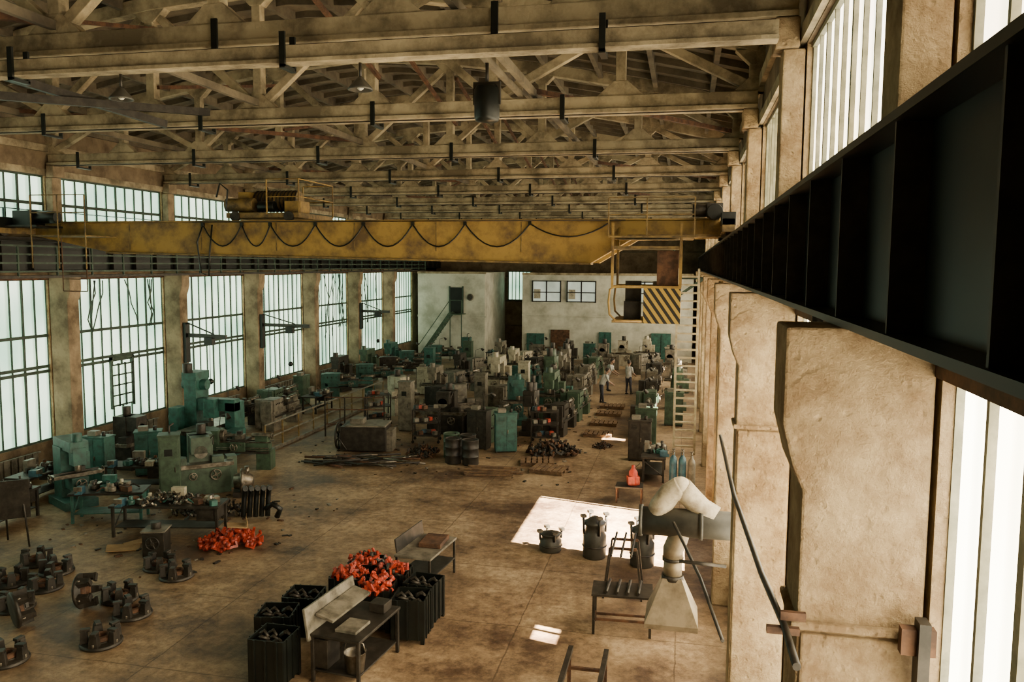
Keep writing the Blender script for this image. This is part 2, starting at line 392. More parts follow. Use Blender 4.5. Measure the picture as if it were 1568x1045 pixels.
b.beam((-17.9,8,9.9),(-10.2,17.5,10.4),.1,.16,DARK); b.beam((-15,11,11.2),(-11.4,16.5,10.05),.12,.16,DARK)
b.obj('roof_bracing')
b=B(); y=10.55; b.bx(-19.9,1.0,y-.06,y+.06,9.76,9.94,CONC); b.bx(-19.9,1.0,y-.13,y+.13,9.70,9.75,CONC)
for i in range(6):
    x=-14.0+i*4.3
    if x>1: break
    b.bx(x-.04,x+.04,y-.17,y-.13,9.64,10.1,BLK); b.bx(x-.04,x+.04,y+.13,y+.17,9.64,10.1,BLK); b.bx(x-.04,x+.04,y-.17,y+.17,9.62,9.67,BLK)
b.obj('suspended_light_rail')
for (x,y,z) in ((-4.35,10.55,9.32),(-8.0,10.55,9.32),(-11.9,10.55,9.32)):
    b=B(); b.cyl((0,0,.16),(0,0,.36),.02,DARK,n=6); b.rev([(.04,.17),(.06,.14),(.16,.03),(.17,0),(.15,0),(.06,.1),(.001,.11)],DUCTD,n=16); b.sph((0,0,.045),.05,WHITE)
    b.obj('pendant_lamp',(x,y,z))
b=B(); b.rev([(.0,0),(.2,.02),(.22,.08),(.22,.55),(.18,.62),(0.01,.65)],BLK,n=20); b.bx(-.24,.24,-.03,.03,.3,.68,DARK); b.cyl((0,0,.65),(0,0,1.0),.03,DARK); b.obj('hanging_floodlight',(-3.45,14,9.45))
b=B(); b.beam((-3.45,11.3,10.5),(-3.45,16.9,10.5),.1,.1,CONCD); b.obj('lamp_hanger_beam')

# crane rail beams
def rail_beam(side):
    x=.98 if side=='right' else MX(.98)
    b=B(); b.bx(x-.01,x+.01,-3.9,YF-.1,6.72,7.6,BLK)
    b.bx(x-.17,x+.17,-3.9,YF-.1,6.68,6.72,BLK); b.bx(x-.17,x+.17,-3.9,YF-.1,7.6,7.64,BLK)
    b.bx(x-.04,x+.04,-3.9,YF-.1,7.64,7.74,DARK)
    y=-3.5
    while y<YF-.3: b.bx(x-.15,x+.15,y-.01,y+.01,6.72,7.6,DARK); y+=1.2
    b.obj('crane_rail_beam')
rail_beam('right'); rail_beam('left')

# gallery + railing, left wall
b=B(); x=MX(.45)
b.bx(x-.05,x+.55,-3.9,YF-7.2,6.5,6.58,DARK)
y=-3.9
while y<YF-7.2: b.beam((x+.53,y,6.55),(x+.53,y,7.45),.05,.05,TRIM); y+=1.5
for z in (6.7,6.95,7.2,7.45): b.beam((x+.53,-3.9,z),(x+.53,YF-7.2,z),.04,.05,TRIM)
b.obj('gallery_railing')
b=B()
for i in range(14): b.beam((-20.1,12+i*1.5,7.7),(-20.1,12+i*1.5,8.6),.035,.035,BLUE)
for z in (8.2,8.6): b.beam((-20.1,12,z),(-20.1,31.5,z),.03,.03,BLUE)
b.obj('clerestory_handrail')

# ------------------------------------------------------------------ overhead crane
root=bpy.data.objects.new('overhead_crane',None); C.objects.link(root)
def child(bb,name,bevel=0):
    o=bb.obj(name,bevel=bevel); o.parent=root; return o
YG=22.0; xl=MX(.9)
b=B()
poly=[(xl+.1,7.78),(xl+2.6,7.3),(-2.5,7.06),(-1.4,7.72),(.8,7.78),(.8,8.17),(xl+.1,8.17)]
b.prism(poly,'y',YG-.22,YG+.22,YEL)
b.bx(xl+.1,.8,YG-.3,YG+.3,8.18,8.22,YEL)
b.prism([(xl+2.6,7.25),(-2.5,7.01),(-2.5,7.055),(xl+2.6,7.295)],'y',YG-.29,YG+.29,YELD)
x=xl+1
while x<.6: b.bx(x-.015,x+.015,YG-.235,YG-.221,7.35 if x<-2.6 and x>xl+3 else 7.82,8.15,YELD); x+=2.4
b.prism(poly,'y',YG+1.8,YG+2.2,YEL)
child(b,'bridge_girders')
b=B()
for X in (.95,MX(.95)):
    b.bx(X-.15,X+.15,YG-1.6,YG+3.6,7.82,8.15,YELD)
    for yy in (YG-1.3,YG+3.3):
        b.cyl((X-.06,yy,7.96),(X+.06,yy,7.96),.22,DARK,n=18); b.bx(X-.17,X+.17,yy-.3,yy+.3,7.98,8.3,BLK)
child(b,'end_trucks',.01)
b=B(); b.bx(.45,.85,YG-.7,YG-.3,8.23,8.58,DARK); b.cyl((.1,YG-.5,8.4),(.45,YG-.5,8.4),.16,DARK); b.cyl((.65,YG-.9,8.35),(.65,YG-.3,8.35),.2,BLK)
b.bx(xl+.1,xl+1.2,YG-1.4,YG-.35,8.0,8.06,DARK)
b.bx(xl+.2,xl+.8,YG-1.2,YG-.6,8.06,8.5,BLK); b.cyl((xl+.8,YG-.9,8.3),(xl+1.5,YG-.9,8.3),.18,BLK)
b.bx(-1.5,.8,YG-1.0,YG-.3,7.72,7.78,YELD)
for X in (xl+1.2,xl+2.1,xl+3.0):
    b.beam((X,YG-1.6,6.8),(X,YG-1.6,8.9),.035,.035,YELD)
for z in (8.4,8.9): b.beam((xl+1.2,YG-1.6,z),(xl+3.0,YG-1.6,z),.03,.03,YELD)
b.bx(xl+1.2,xl+3.0,YG-1.6,YG-.3,7.72,7.76,YELD)
for X in (xl+2.2,xl+3.0):
    b.beam((X,YG-1.6,6.15),(X,YG-1.6,7.7),.03,.03,RUST)
for z in (6.15,6.5): b.beam((xl+2.2,YG-1.6,z),(xl+3.0,YG-1.6,z),.03,.03,RUST)
child(b,'drive_units',.01)
b=B(); x=-13.9; w=[1.25,.9,1.4,1.45,1.45,1.5,1.8,2.1]
for i,ww in enumerate(w):
    pts=[(x+ww*t/10,YG-.3,8.1-(.62 if i<7 else .35)*(1-(2*t/10-1)**2)) for t in range(11)]
    b.tube(pts,.022,BLK); b.bx(x-.04,x+.04,YG-.34,YG-.26,8.06,8.16,BLK); x+=ww
b.cyl((-14.2,YG-.36,8.18),(-1.6,YG-.36,8.18),.012,DARK,n=5)
b.tube([(-13.9,YG-.3,8.1),(-14.1,YG-.3,7.6),(-14.0,YG-.3,6.7),(-13.75,YG-.3,6.6),(-13.7,YG-.3,7.3),(-13.6,YG-.3,8.1)],.025,BLK)
child(b,'festoon_cable')
b=B(); x0,x1=-13.2,-10.9; ya,yb=YG-.2,YG+2.1
b.bx(x0,x1,ya,yb,8.3,8.45,YELD)
for X in (x0+.3,x1-.3):
    for yy in (ya,yb): b.cyl((X,yy-.06,8.34),(X,yy+.06,8.34),.15,DARK)
b.cyl((x0+.3,ya+1.1,8.85),(x1-.5,ya+1.1,8.85),.3,YELD,n=18)
for t in range(12): b.torus((x0+.45+t*.12,ya+1.1,8.85),.31,.025,DARK,'x',16,5)
b.bx(x0+.05,x0+.4,ya+.6,ya+1.6,8.45,9.1,YEL); b.bx(x1-.6,x1-.1,ya+.3,ya+.9,8.45,8.8,YEL); b.cyl((x0-.2,ya+.4,8.7),(x0+.7,ya+.4,8.7),.2,YELD)
b.cyl((x0+.9,ya+.3,8.65),(x1-.9,ya+.3,8.65),.15,BLK); b.tube([(x0,ya,8.5),(x0+.1,ya-.05,9.1),(x0-.15,ya-.05,9.3),(x0-.3,ya,8.9)],.03,BLK)
for X in (x1-1.0,x1):
    for yy in (ya,yb): b.beam((X,yy,8.4),(X,yy,9.4),.04,.04,YEL)
for z in (8.9,9.4):
    b.beam((x1,ya,z),(x1,yb,z),.03,.03,YEL); b.beam((x1-1.0,yb,z),(x1,yb,z),.03,.03,YEL); b.beam((x1-1.0,ya,z),(x1,ya,z),.03,.03,YEL)
child(b,'trolley_hoist',.01)
b=B(); x0,x1,y0,y1=-1.75,-.15,19.75,21.3
zb,zt=5.62,7.4
for X in (x0,x1):
    for Y in (y0,y1): b.beam((X,Y,6.45),(X,Y,zt+.3),.06,.06,YEL)
b.bx(x0,x1,y0,y1,zb,zb+.06,YELD)
b.bx(x0,x1,y0,y1,zt,zt+.06,YELD)
b.bx(x0+.75,x1,y0-.02,y0+.02,zb,zb+.85,HAZ); b.bx(x1-.02,x1+.02,y0,y1,zb,zb+.85,HAZ); b.bx(x0+.75,x1,y1-.02,y1+.02,zb,zb+.85,YELD)
b.beam((x0,y0,zb+.87),(x1,y0,zb+.87),.05,.06,YEL); b.beam((x0,y1,zb+.87),(x1,y1,zb+.87),.05,.06,YEL); b.beam((x1,y0,zb+.87),(x1,y1,zb+.87),.05,.06,YEL)
rr=[(x0+.72,y0,zb+.05),(x0+.1,y0,zb+.05),(x0-.05,y0,zb+.2),(x0-.08,y0,zb+.5),(x0-.05,y0,zb+.8),(x0+.05,y0,zb+.88),(x0+.72,y0,zb+.88)]
b.tube(rr,.03,YEL); b.tube([(a,y1,c) for a,_,c in rr],.03,YEL)
b.bx(x0+.25,x0+.65,y0+.5,y0+1.0,zb+.06,zb+.5,DARK); b.bx(x0+.25,x0+.65,y0+.9,y0+1.0,zb+.5,zb+1.0,DARK)
b.bx(x0+.95,x0+1.3,y0+.3,y0+.6,zb+.06,zb+1.0,GREY)
b.bx(x0+1.05,x1-.05,y0+.1,y0+.7,6.5,7.35,RUST)
b.beam((x0,y0,zt),(x0,y0,8.0),.05,.05,YEL); b.beam((x1,y0,zt),(x1,y0,8.0),.05,.05,YEL); b.beam((x0,y1,zt),(x0,YG-.2,8.0),.05,.05,YEL)
b.bx(x0-.1,x1+.3,y0-.1,y1+.5,7.66,7.7,YELD)
for X in (x0-.1,-.95,x1+.3): b.beam((X,y0-.1,7.7),(X,y0-.1,8.6),.03,.03,YELD)
for z in (8.2,8.6): b.beam((x0-.1,y0-.1,z),(x1+.3,y0-.1,z),.025,.025,YELD)
child(b,'operator_cab')

# ------------------------------------------------------------------ far offices
b=B(); xw=MX(.62)
b.bx(xw,-14.4,58,YF-.12,0,6.4,WHITE)
b.bx(xw,-14.3,57.9,58,3.1,3.25,WHITE)
b.bx(xw,-14.3,57.9,58.0,6.3,6.45,CONC)
b.bx(-17.0,-16.1,57.93,58.02,3.4,5.3,BLK); b.bx(-17.1,-17.0,57.9,58.02,3.4,5.4,TRIM); b.bx(-16.1,-16.0,57.9,58.02,3.4,5.4,TRIM)
b.torus((-15.5,57.95,4.6),.22,.05,GREY,'y'); b.cyl((-15.5,57.9,4.6),(-15.5,58,4.6),.2,DARK)
b.obj('office_block')
b=B(); b.bx(-12.0,.5,60,YF-.12,0,6.35,WHITE); b.bx(-12.0,.5,59.9,60,3.2,3.3,WHITE); b.bx(-12,.5,59.85,60,6.25,6.42,CONC)
b.bx(-9.8,-8.4,59.86,60,.5,2.2,RUST)
for x,w,hh in ((-11.6,1.3,1.9),(-6.2,.9,2.1),(-2.4,1.4,2.1)): b.bx(x,x+w,59.8,60,0,hh,TEAL); b.bx(x+w/2-.02,x+w/2+.02,59.78,59.82,.1,hh-.1,BLK)
b.obj('office_block')
for x in (-11.2,-8.6,-4.0):
    wn[0]+=1; b=B(); b.bx(x,x+2.1,59.9,59.95,4.3,5.8,GL_F)
    for t in (0,.5,1): b.bx(x+2.1*t-.05,x+2.1*t+.05,59.83,59.94,4.25,5.85,DARK)
    for t in (0,.45,1): b.bx(x,x+2.1,59.83,59.94,4.3+1.5*t-.04,4.3+1.5*t+.04,DARK)
    b.bx(x+.1,x+.6,59.85,59.9,4.5,5.2,WHM)
    b.obj('window_%d'%wn[0])
wn[0]+=1; b=B(); b.bx(-14.1,-12.3,YF-.2,YF-.15,4.2,6.4,GL_L)
for t in range(7): b.bx(-14.1+.3*t-.03,-14.1+.3*t+.03,YF-.25,YF-.1,4.2,6.4,TRIM)
b.bx(-14.2,-12.2,YF-.25,YF-.05,4.1,4.2,TRIM); b.bx(-14.2,-12.2,YF-.25,YF-.05,6.4,6.5,TRIM); b.obj('window_%d'%wn[0])
b=B()
for i in range(14):
    x=-19.0+i*.17; z=.25*(i+1); b.bx(x,x+.2,56.9,57.7,z-.05,z,GREEN)
b.beam((-19.1,56.9,.15),(-16.7,56.9,3.5),.06,.2,GREEN); b.beam((-19.1,57.7,.15),(-16.7,57.7,3.5),.06,.2,GREEN)
b.beam((-19.1,56.9,1.1),(-16.7,56.9,4.45),.05,.05,GREEN); b.bx(-16.9,-15.8,56.8,57.88,3.35,3.42,GREEN)
for x in (-16.7,-15.85): b.beam((x,56.85,0),(x,56.85,4.4),.06,.06,GREEN)
b.beam((-16.7,56.85,4.4),(-15.85,56.85,4.4),.05,.05,GREEN); b.obj('steel_staircase')

# ------------------------------------------------------------------ ladder
LAD=mat('ladder_paint',(.62,.55,.38),.55,0,(.35,.29,.18),4)
b=B(); xa,xb,yy=-.32,.44,30.6
for x in (xa,xb): b.beam((x,yy,0),(x,yy+.35,6.9),.08,.1,LAD)
z=.3
while z<6.8: t=z/6.9; b.bx(xa,xb,yy+.35*t-.06,yy+.35*t+.06,z-.03,z+.03,LAD); z+=.3
b.obj('access_ladder')
b=B(); b.bx(-.5,.66,31.2,33.5,6.5,6.56,TRIM)
for p in ((-.5,31.3),(-.5,33.5),(-.5,32.4)): b.beam((p[0],p[1],5.6),(p[0],p[1],7.6),.05,.05,TRIM)
for z in (7.05,7.6): b.beam((-.5,31.3,z),(-.5,33.5,z),.04,.04,TRIM)
b.beam((-.5,33.4,5.7),(.62,33.4,6.5),.06,.06,TRIM); b.beam((-.5,31.4,5.7),(.62,31.4,6.5),.06,.06,TRIM)
b.obj('ladder_platform')

# ------------------------------------------------------------------ prototypes
def m_lathe(c,L=2.6):
    b=B(); h=L/2
    b.box((-h+.35,0,.33),(.75,.55,.66),c); b.box((h-.3,0,.33),(.5,.5,.66),c)
    b.box((0,0,.6),(L-.2,.62,.07),DARK); b.box((0,.0,.78),(L-.3,.4,.24),c)
    b.bx(-h+.7,h-.05,-.18,-.12,.9,.95,STEEL); b.bx(-h+.7,h-.05,.12,.18,.9,.95,STEEL)
    b.box((-h+.38,0,1.08),(.8,.6,.5),c); b.box((-h-.08,0,.85),(.2,.5,.9),c)
    b.cyl((-h+.78,0,1.12),(-h+.92,0,1.12),.2,STEEL,n=18); b.cyl((-h+.92,0,1.12),(-h+1.3,0,1.12),.06,STEEL)
    b.box((.15,0,.98),(.55,.6,.1),DARK); b.box((.15,-.3,.8),(.5,.12,.32),c); b.box((.15,-.05,1.1),(.25,.35,.14),STEEL); b.box((.12,0,1.22),(.16,.16,.12),DARK)
    b.wheel((.05,-.42,.8),.12,STEEL,'y'); b.cyl((.3,-.36,.85),(.3,-.5,.95),.015,STEEL,n=6)
    b.box((h-.4,0,1.02),(.42,.3,.22),c); b.cyl((h-.75,0,1.14),(h-.1,0,1.14),.08,STEEL); b.wheel((h-.05,0,1.14),.12,STEEL,'x')
    b.cyl((-h+.7,-.27,.75),(h-.1,-.27,.75),.02,STEEL,n=8); b.cyl((-h+.7,-.27,.68),(h-.1,-.27,.68),.015,STEEL,n=8)
    for i in range(3): b.cyl((-h+.15+.22*i,-.3,1.1),(-h+.15+.22*i,-.38,1.18),.02,DARK,n=6)
    b.tube([(-h+.6,.28,1.3),(-h+.65,.28,1.75),(-h+.95,.1,1.85)],.015,DARK); b.cyl((-h+.95,.1,1.85),(-h+1.05,0,1.72),.05,DARK,r2=.09)
    b.box((-h+.2,.45,.7),(.4,.3,1.2),c)
    return b.mesh('lathe')
def m_mill(c):
    b=B(); b.box((0,.1,.12),(.9,1.3,.24),c); b.box((0,.4,.95),(.6,.6,1.5),c); b.box((0,.15,1.78),(.5,1.3,.3),c)
    b.box((0,-.35,1.5),(.36,.32,.5),c); b.cyl((0,-.35,1.28),(0,-.35,1.05),.09,STEEL); b.cyl((0,-.35,1.75),(0,-.35,2.15),.14,c)
    b.box((0,-.2,.72),(.45,.6,.35),c); b.box((0,-.22,.95),(1.3,.34,.1),STEEL); b.box((0,-.22,1.03),(1.2,.06,.04),DARK)
    b.cyl((0,-.25,.24),(0,-.25,.6),.06,STEEL); b.wheel((.72,-.22,.93),.12,STEEL,'x'); b.wheel((-.72,-.22,.93),.12,STEEL,'x'); b.wheel((0,-.56,.72),.14,STEEL,'y')
    b.cyl((0,.8,1.2),(0,.6,1.2),.2,DARK); b.box((.42,.45,1.1),(.25,.45,.7),c); b.box((.1,-.22,1.1),(.22,.2,.16),DARK)
    return b.mesh('milling_machine')
def m_drill(c):
    b=B(); b.box((0,0,.12),(.9,1.8,.24),c); b.cyl((0,.6,.24),(0,.6,2.6),.24,c,r2=.2,n=18); b.cyl((0,.6,2.6),(0,.6,2.95),.12,DARK)
    b.box((0,0,1.9),(.36,1.7,.38),c); b.cyl((0,.6,1.6),(0,.6,2.2),.33,c,n=18)
    b.box((0,-.45,1.9),(.6,.5,.8),c); b.cyl((0,-.45,2.3),(0,-.45,2.75),.17,DARK,n=14); b.cyl((0,-.45,1.5),(0,-.45,1.0),.07,STEEL); b.wheel((.36,-.45,1.75),.2,STEEL,'x')
    b.box((0,-.4,.5),(.7,.6,.52),c); b.box((.05,-.4,.8),(.3,.3,.12),DARK); b.box((0,.85,1.0),(.5,.25,1.1),c)
    return b.mesh('drill_press')
def m_planer(c):
    b=B(); b.box((0,0,.4),(1.0,2.6,.8),c); b.box((0,-.1,.9),(.9,2.8,.16),STEEL); b.box((-.8,.3,1.3),(.5,.8,2.6),c); b.box((.8,.3,.9),(.4,.7,1.8),c)
    b.box((0,.15,1.7),(2.0,.4,.45),c); b.box((.1,-.15,1.6),(.45,.35,.7),c); b.box((-.8,.3,2.75),(.6,.9,.3),c); b.cyl((-.8,-.2,2.9),(-.8,-.2,3.25),.18,DARK); b.cyl((-.3,.3,2.4),(-1.3,.3,2.4),.2,c)
    b.box((-1.25,-.2,.9),(.4,.6,1.4),c); b.wheel((-1.5,-.2,1.2),.22,STEEL,'x'); b.cyl((.1,-.15,1.3),(.1,-.15,1.0),.08,STEEL); b.box((.1,-.5,1.05),(.4,.4,.2),DARK)
    b.box((1.2,-.4,.45),(.5,.7,.9),c); b.wheel((1.2,-.8,.7),.16,STEEL,'y')
    return b.mesh('vertical_boring_machine')
def m_grind(c):
    b=B(); b.box((0,0,.4),(1.5,.7,.8),c); b.box((0,-.05,.86),(1.7,.45,.12),STEEL); b.box((-.05,.35,1.15),(.7,.5,1.2),c); b.box((-.1,.0,1.5),(.55,.6,.5),c)
    b.cyl((-.1,-.3,1.3),(-.1,-.2,1.3),.2,GREY,n=18); b.cyl((-.1,-.2,1.3),(-.1,0,1.3),.08,STEEL); b.box((.4,-.05,1.0),(.35,.3,.2),c); b.box((-.65,-.05,1.02),(.3,.3,.22),c)
    b.wheel((.3,-.42,.6),.15,STEEL,'y'); b.wheel((-.35,-.42,.6),.11,STEEL,'y'); b.cyl((.0,.35,1.75),(.0,.35,2.05),.14,DARK); b.box((.85,.3,.5),(.3,.45,1.0),c)
    b.tube([(.1,.1,1.5),(.3,-.1,1.75),(.25,-.3,1.5)],.02,DARK)
    return b.mesh('grinding_machine')
def m_cab(c):
    b=B(); b.box((0,0,.75),(.8,.5,1.4),c); b.bx(-.36,-.01,-.265,-.25,.12,1.4,c); b.bx(.01,.36,-.265,-.25,.12,1.4,c); b.box((.05,-.28,.8),(.03,.04,.14),STEEL)
    b.box((0,0,1.47),(.86,.56,.04),c)
    for i in (-1,1): b.box((i*.35,0,.03),(.06,.45,.06),DARK)
    for i in range(4): b.bx(-.3,-.08,-.275,-.262,1.2+i*.04,1.215+i*.04,BLK)
    b.box((-.15,0,1.56),(.3,.25,.15),GREY); b.cyl((.2,0,1.49),(.2,0,1.62),.06,DARK)
    return b.mesh('tool_cabinet')
def m_bench(c,L=1.9,clut=True,top=DARK,seed=1):
    r=random.Random(seed); b=B(); h=L/2
    b.box((0,0,.8),(L,.8,.06),top)
    for i in (-1,1):
        for j in (-1,1): b.box((i*(h-.08),j*.32,.385),(.07,.07,.77),c)
    b.box((0,0,.25),(L-.2,.6,.03),c); b.box((h-.35,0,.6),(.5,.62,.34),c); b.bx(h-.55,h-.15,-.325,-.31,.5,.72,DARK)
    b.beam((-h+.08,-.32,.2),(-h+.08,.32,.7),.03,.03,c)
    b.box((-h+.3,-.35,.92),(.18,.3,.18),BLUE); b.box((-h+.3,-.48,.98),(.2,.06,.12),STEEL); b.cyl((-h+.3,-.5,.92),(-h+.3,-.66,.92),.015,STEEL,n=6)
    if clut:
        for i in range(int(9*L)):
            x=r.uniform(-h+.45,h-.15); y=r.uniform(-.3,.3); k=r.random(); mt=r.choice([DARK,GREY,STEEL,RUST,WHM,TEAL,DARK])
            if k<.4: b.box((x,y,.9),(r.uniform(.1,.3),r.uniform(.1,.25),.14),mt,(0,0,r.uniform(0,3)))
            elif k<.7: b.rev([(.06,.83),(.1,.85),(.1,.95),(.05,.97),(.05,1.05),(.001,1.06)],mt,(x,y,0),12)
            else: b.tube([(x-.15,y,.86),(x,y+.05,.95),(x+.18,y,.86)],.025,mt)
        b.box((r.uniform(-.3,.3),.25,1.0),(.35,.15,.34),r.choice([GREY,TEAL,WHM]))
    return b.mesh('workbench')
def m_ecab(c):
    b=B(); b.box((0,0,1.05),(.55,.5,2.0),c); b.bx(-.24,.24,-.27,-.25,.15,1.95,c); b.box((.16,-.28,1.1),(.03,.03,.15),DARK); b.bx(-.12,.1,-.28,-.268,1.5,1.7,BLK); b.box((0,0,.03),(.5,.45,.06),DARK); b.box((0,0,2.08),(.6,.55,.05),c)
    b.tube([(0,.1,2.1),(0,.1,2.3),(.1,.25,2.35)],.03,DARK)
    return b.mesh('electrical_cabinet')
def m_barrel(c):
    b=B(); b.rev([(.27,0),(.29,.02),(.29,.28),(.305,.3),(.29,.32),(.29,.58),(.305,.6),(.29,.62),(.29,.86),(.3,.88),(.3,.9),(.27,.9),(.26,.87),(.001,.87)],c,n=18); b.cyl((.15,0,.87),(.15,0,.9),.04,DARK,n=8)
    return b.mesh('oil_drum')
def m_hub():
    b=B(); b.rev([(.14,0),(.34,0),(.36,.03),(.34,.07),(.2,.08),(.19,.1),(.13,.1),(.13,.02)],DARK,n=22)
    b.rev([(.12,.02),(.19,.02),(.17,.16),(.12,.18),(.10,.16),(.10,.02)],RUST,n=16)
    for i in range(5):
        t=i*2*math.pi/5; c,s_=math.cos(t),math.sin(t)
        b.box((.27*c,.27*s_,.17),(.13,.17,.22),DARK,(0,0,t),.75); b.box((.25*c,.25*s_,.29),(.16,.1,.05),DARK,(0,0,t)); b.cyl((.32*c,.32*s_,.07),(.32*c,.32*s_,.13),.025,STEEL,n=6)
    return b.mesh('cast_hub')
def m_pallet(c=WOOD):
    b=B()
    for i in range(6): b.box((-.5+.2*i,0,.13),(.15,.95,.025),c)
    for j in (-.4,0,.4): b.box((0,j,.06),(1.15,.1,.1),c)
    return b.mesh('wooden_pallet')
def m_bin(c,fill=None,seed=0):
    r=random.Random(seed); b=B(); w,h,t=.62,.75,.02
    for sx,sy in ((1,0),(-1,0),(0,1),(0,-1)):
        if sx: b.box((sx*w/2,0,h/2+.08),(t,w,h),c)
        else: b.box((0,sy*w/2,h/2+.08),(w,t,h),c)
        for k in (-.2,0,.2): b.box((sx*(w/2+.02) + (k if sy else 0),sy*(w/2+.02)+(k if sx else 0),h/2+.08),(.03,.03,h),c)
    b.box((0,0,.1),(w,w,.03),c); 
    for i in (-1,1):
        for j in (-1,1): b.box((i*.28,j*.28,.05),(.07,.07,.1),c)
    b.box((0,0,.6),(w-.04,w-.04,.02),BLK)
    for i in range(12):
        x,y=r.uniform(-.22,.22),r.uniform(-.22,.22); z=r.uniform(.64,.78)
        b.tube([(x-.1,y,z),(x,y+r.uniform(-.1,.1),z+.07),(x+.1,y,z)],.03,DARK)
    return b.mesh('parts_bin')
def pile(mt,n,rad,hgt,seed,sz=.1,mt2=None):
    r=random.Random(seed); b=B()
    for i in range(n):
        a=r.uniform(0,6.28); q=rad*math.sqrt(r.random()); z=sz*.6+hgt*(1-(q/rad)**1.5)*r.random()
        c=Vector((q*math.cos(a),q*math.sin(a)*.8,z)); rot=(r.uniform(-.6,.6),r.uniform(-.6,.6),r.uniform(0,3.1))
        m_=mt2 if (mt2 and r.random()<.35) else mt
        b.box(c,(sz*2,sz*.45,sz*.5),m_,rot)
        E=Euler(rot).to_matrix(); b.box(c+E@Vector((sz*.8,0,sz*.5)),(sz*.4,sz*.5,sz*1.1),m_,rot); b.cyl(c+E@Vector((-sz,0,-sz*.3)),c+E@Vector((-sz,0,sz*.6)),sz*.38,m_,n=8)
    return b
P={}
for nm,c in (('t',TEAL),('g',GREEN),('y',GREY),('w',WHM),('d',DARK)):
    P['lathe'+nm]=m_lathe(c); P['mill'+nm]=m_mill(c); P['drill'+nm]=m_drill(c); P['grind'+nm]=m_grind(c); P['cab'+nm]=m_cab(c); P['ecab'+nm]=m_ecab(c); P['bench'+nm]=m_bench(c,seed=ord(nm)); P['bor'+nm]=m_planer(c); P['drum'+nm]=m_barrel(c)
P['pal']=m_pallet(); P['hub']=m_hub()
NM={'lathe':'lathe','mill':'milling_machine','drill':'drill_press','grind':'grinding_machine','cab':'tool_cabinet','ecab':'electrical_cabinet','bench':'workbench','bor':'vertical_boring_machine','drum':'oil_drum'}
def put(k,x,y,rz=0,sc=1,z=0,bev=.012):
    base=k[:-1]; return place(P[k],NM[base],(x,y,z),math.radians(rz),bev,sc)

# left window row
for i,(k,x,y,r) in enumerate([('bort',-17.3,27.2,0),('latheg',-14.9,24.9,10),('grindd',-18.4,24.4,90),('lathed',-18.2,31,90),('latheg',-18.2,34.5,90),('cabg',-18.5,37,90),
    ('lathey',-16.9,32,90),('benchd',-17.0,35.6,90),
    ('lathet',-17.0,39.5,20),('milld',-18.6,41.6,0),('lathet',-16.8,43.6,20),('lathed',-16.9,47.5,20),('millg',-18.6,45.6,0),('lathet',-16.9,51,20),('millt',-18.6,49.6,0),('lathet',-16.2,55,20),('ecabt',-14.4,53,0),
    ('ecabt',-14.7,45.8,0)]):
    put(k,x,y,r)
# centre rows
CR=[('millw',-9.6,41.4,0,1.15),('ecaby',-11.4,32.3,0,1),('millt',-7.2,34.9,20,1.05),('millg',-6.0,36.8,0,1.1),('latheg',-7.4,31.9,80,1),('lathed',-4.9,33.8,85,1),('grindd',-9.6,32.2,0,1),
('grindy',-9.6,34.4,30,1),('lathed',-11.0,37.2,80,1),('grindw',-12.9,36,60,1),('milly',-12.4,39.4,0,.95),('lathey',-8.2,38.2,80,1),('grindt',-6.4,39.6,0,1),('latheg',-4.7,37.2,85,1),('ecabw',-8.0,40.6,0,1),
('drillg',-7.0,43,0,.95),('lathey',-5.2,42.8,85,1),('lathey',-11.6,42.6,70,1),('milld',-12.8,45.4,0,.95),('grindw',-10.6,45.2,0,1),('lathet',-8.7,46,80,1),('milly',-7.0,46.5,0,.95),('lathey',-5.4,46.9,85,1),
('lathey',-12,48.8,60,1),('millw',-10.3,48.8,0,.95),('lathed',-8.8,50,80,1),('drilly',-7.2,50,0,.8),('latheg',-5.4,51.1,85,1),('milly',-12,52.6,0,1),('lathew',-9.8,53.4,60,1),('milld',-7.6,53.8,0,1),('grindy',-5.3,54.6,0,1),('benchy',-12.8,56,0,1),('lathey',-9.4,57.2,0,1),('cabt',-6.6,57.3,0,1),('grindw',-4.2,57.2,0,1),
('cabw',-13.6,41.6,0,1),('ecabg',-13.6,50.4,0,1),('ecaby',-9.2,36.4,0,.95),('drilld',-6.2,33.0,0,.8)]
for k,x,y,r,s in CR: put(k,x,y,r,s)
# right row
for k,x,y,r in [('cabd',-1.5,29.3,0),('lathed',-1.5,34.4,90),('latheg',-1.5,38.2,90),('cabg',-.4,36.2,0),('lathed',-1.6,41.9,90),('millg',-.3,40.4,0),('lathey',-1.7,45.6,90),('milly',-.4,44.0,0),('lathed',-1.6,49.2,90),('grindy',-.8,51.9,0),('lathey',-2.3,53.8,60),('cabw',-.9,56,0),('millw',-2.6,57.3,0),('benchd',-.9,27.2,90),('cabg',-1.4,31.8,0)]:
    put(k,x,y,r)
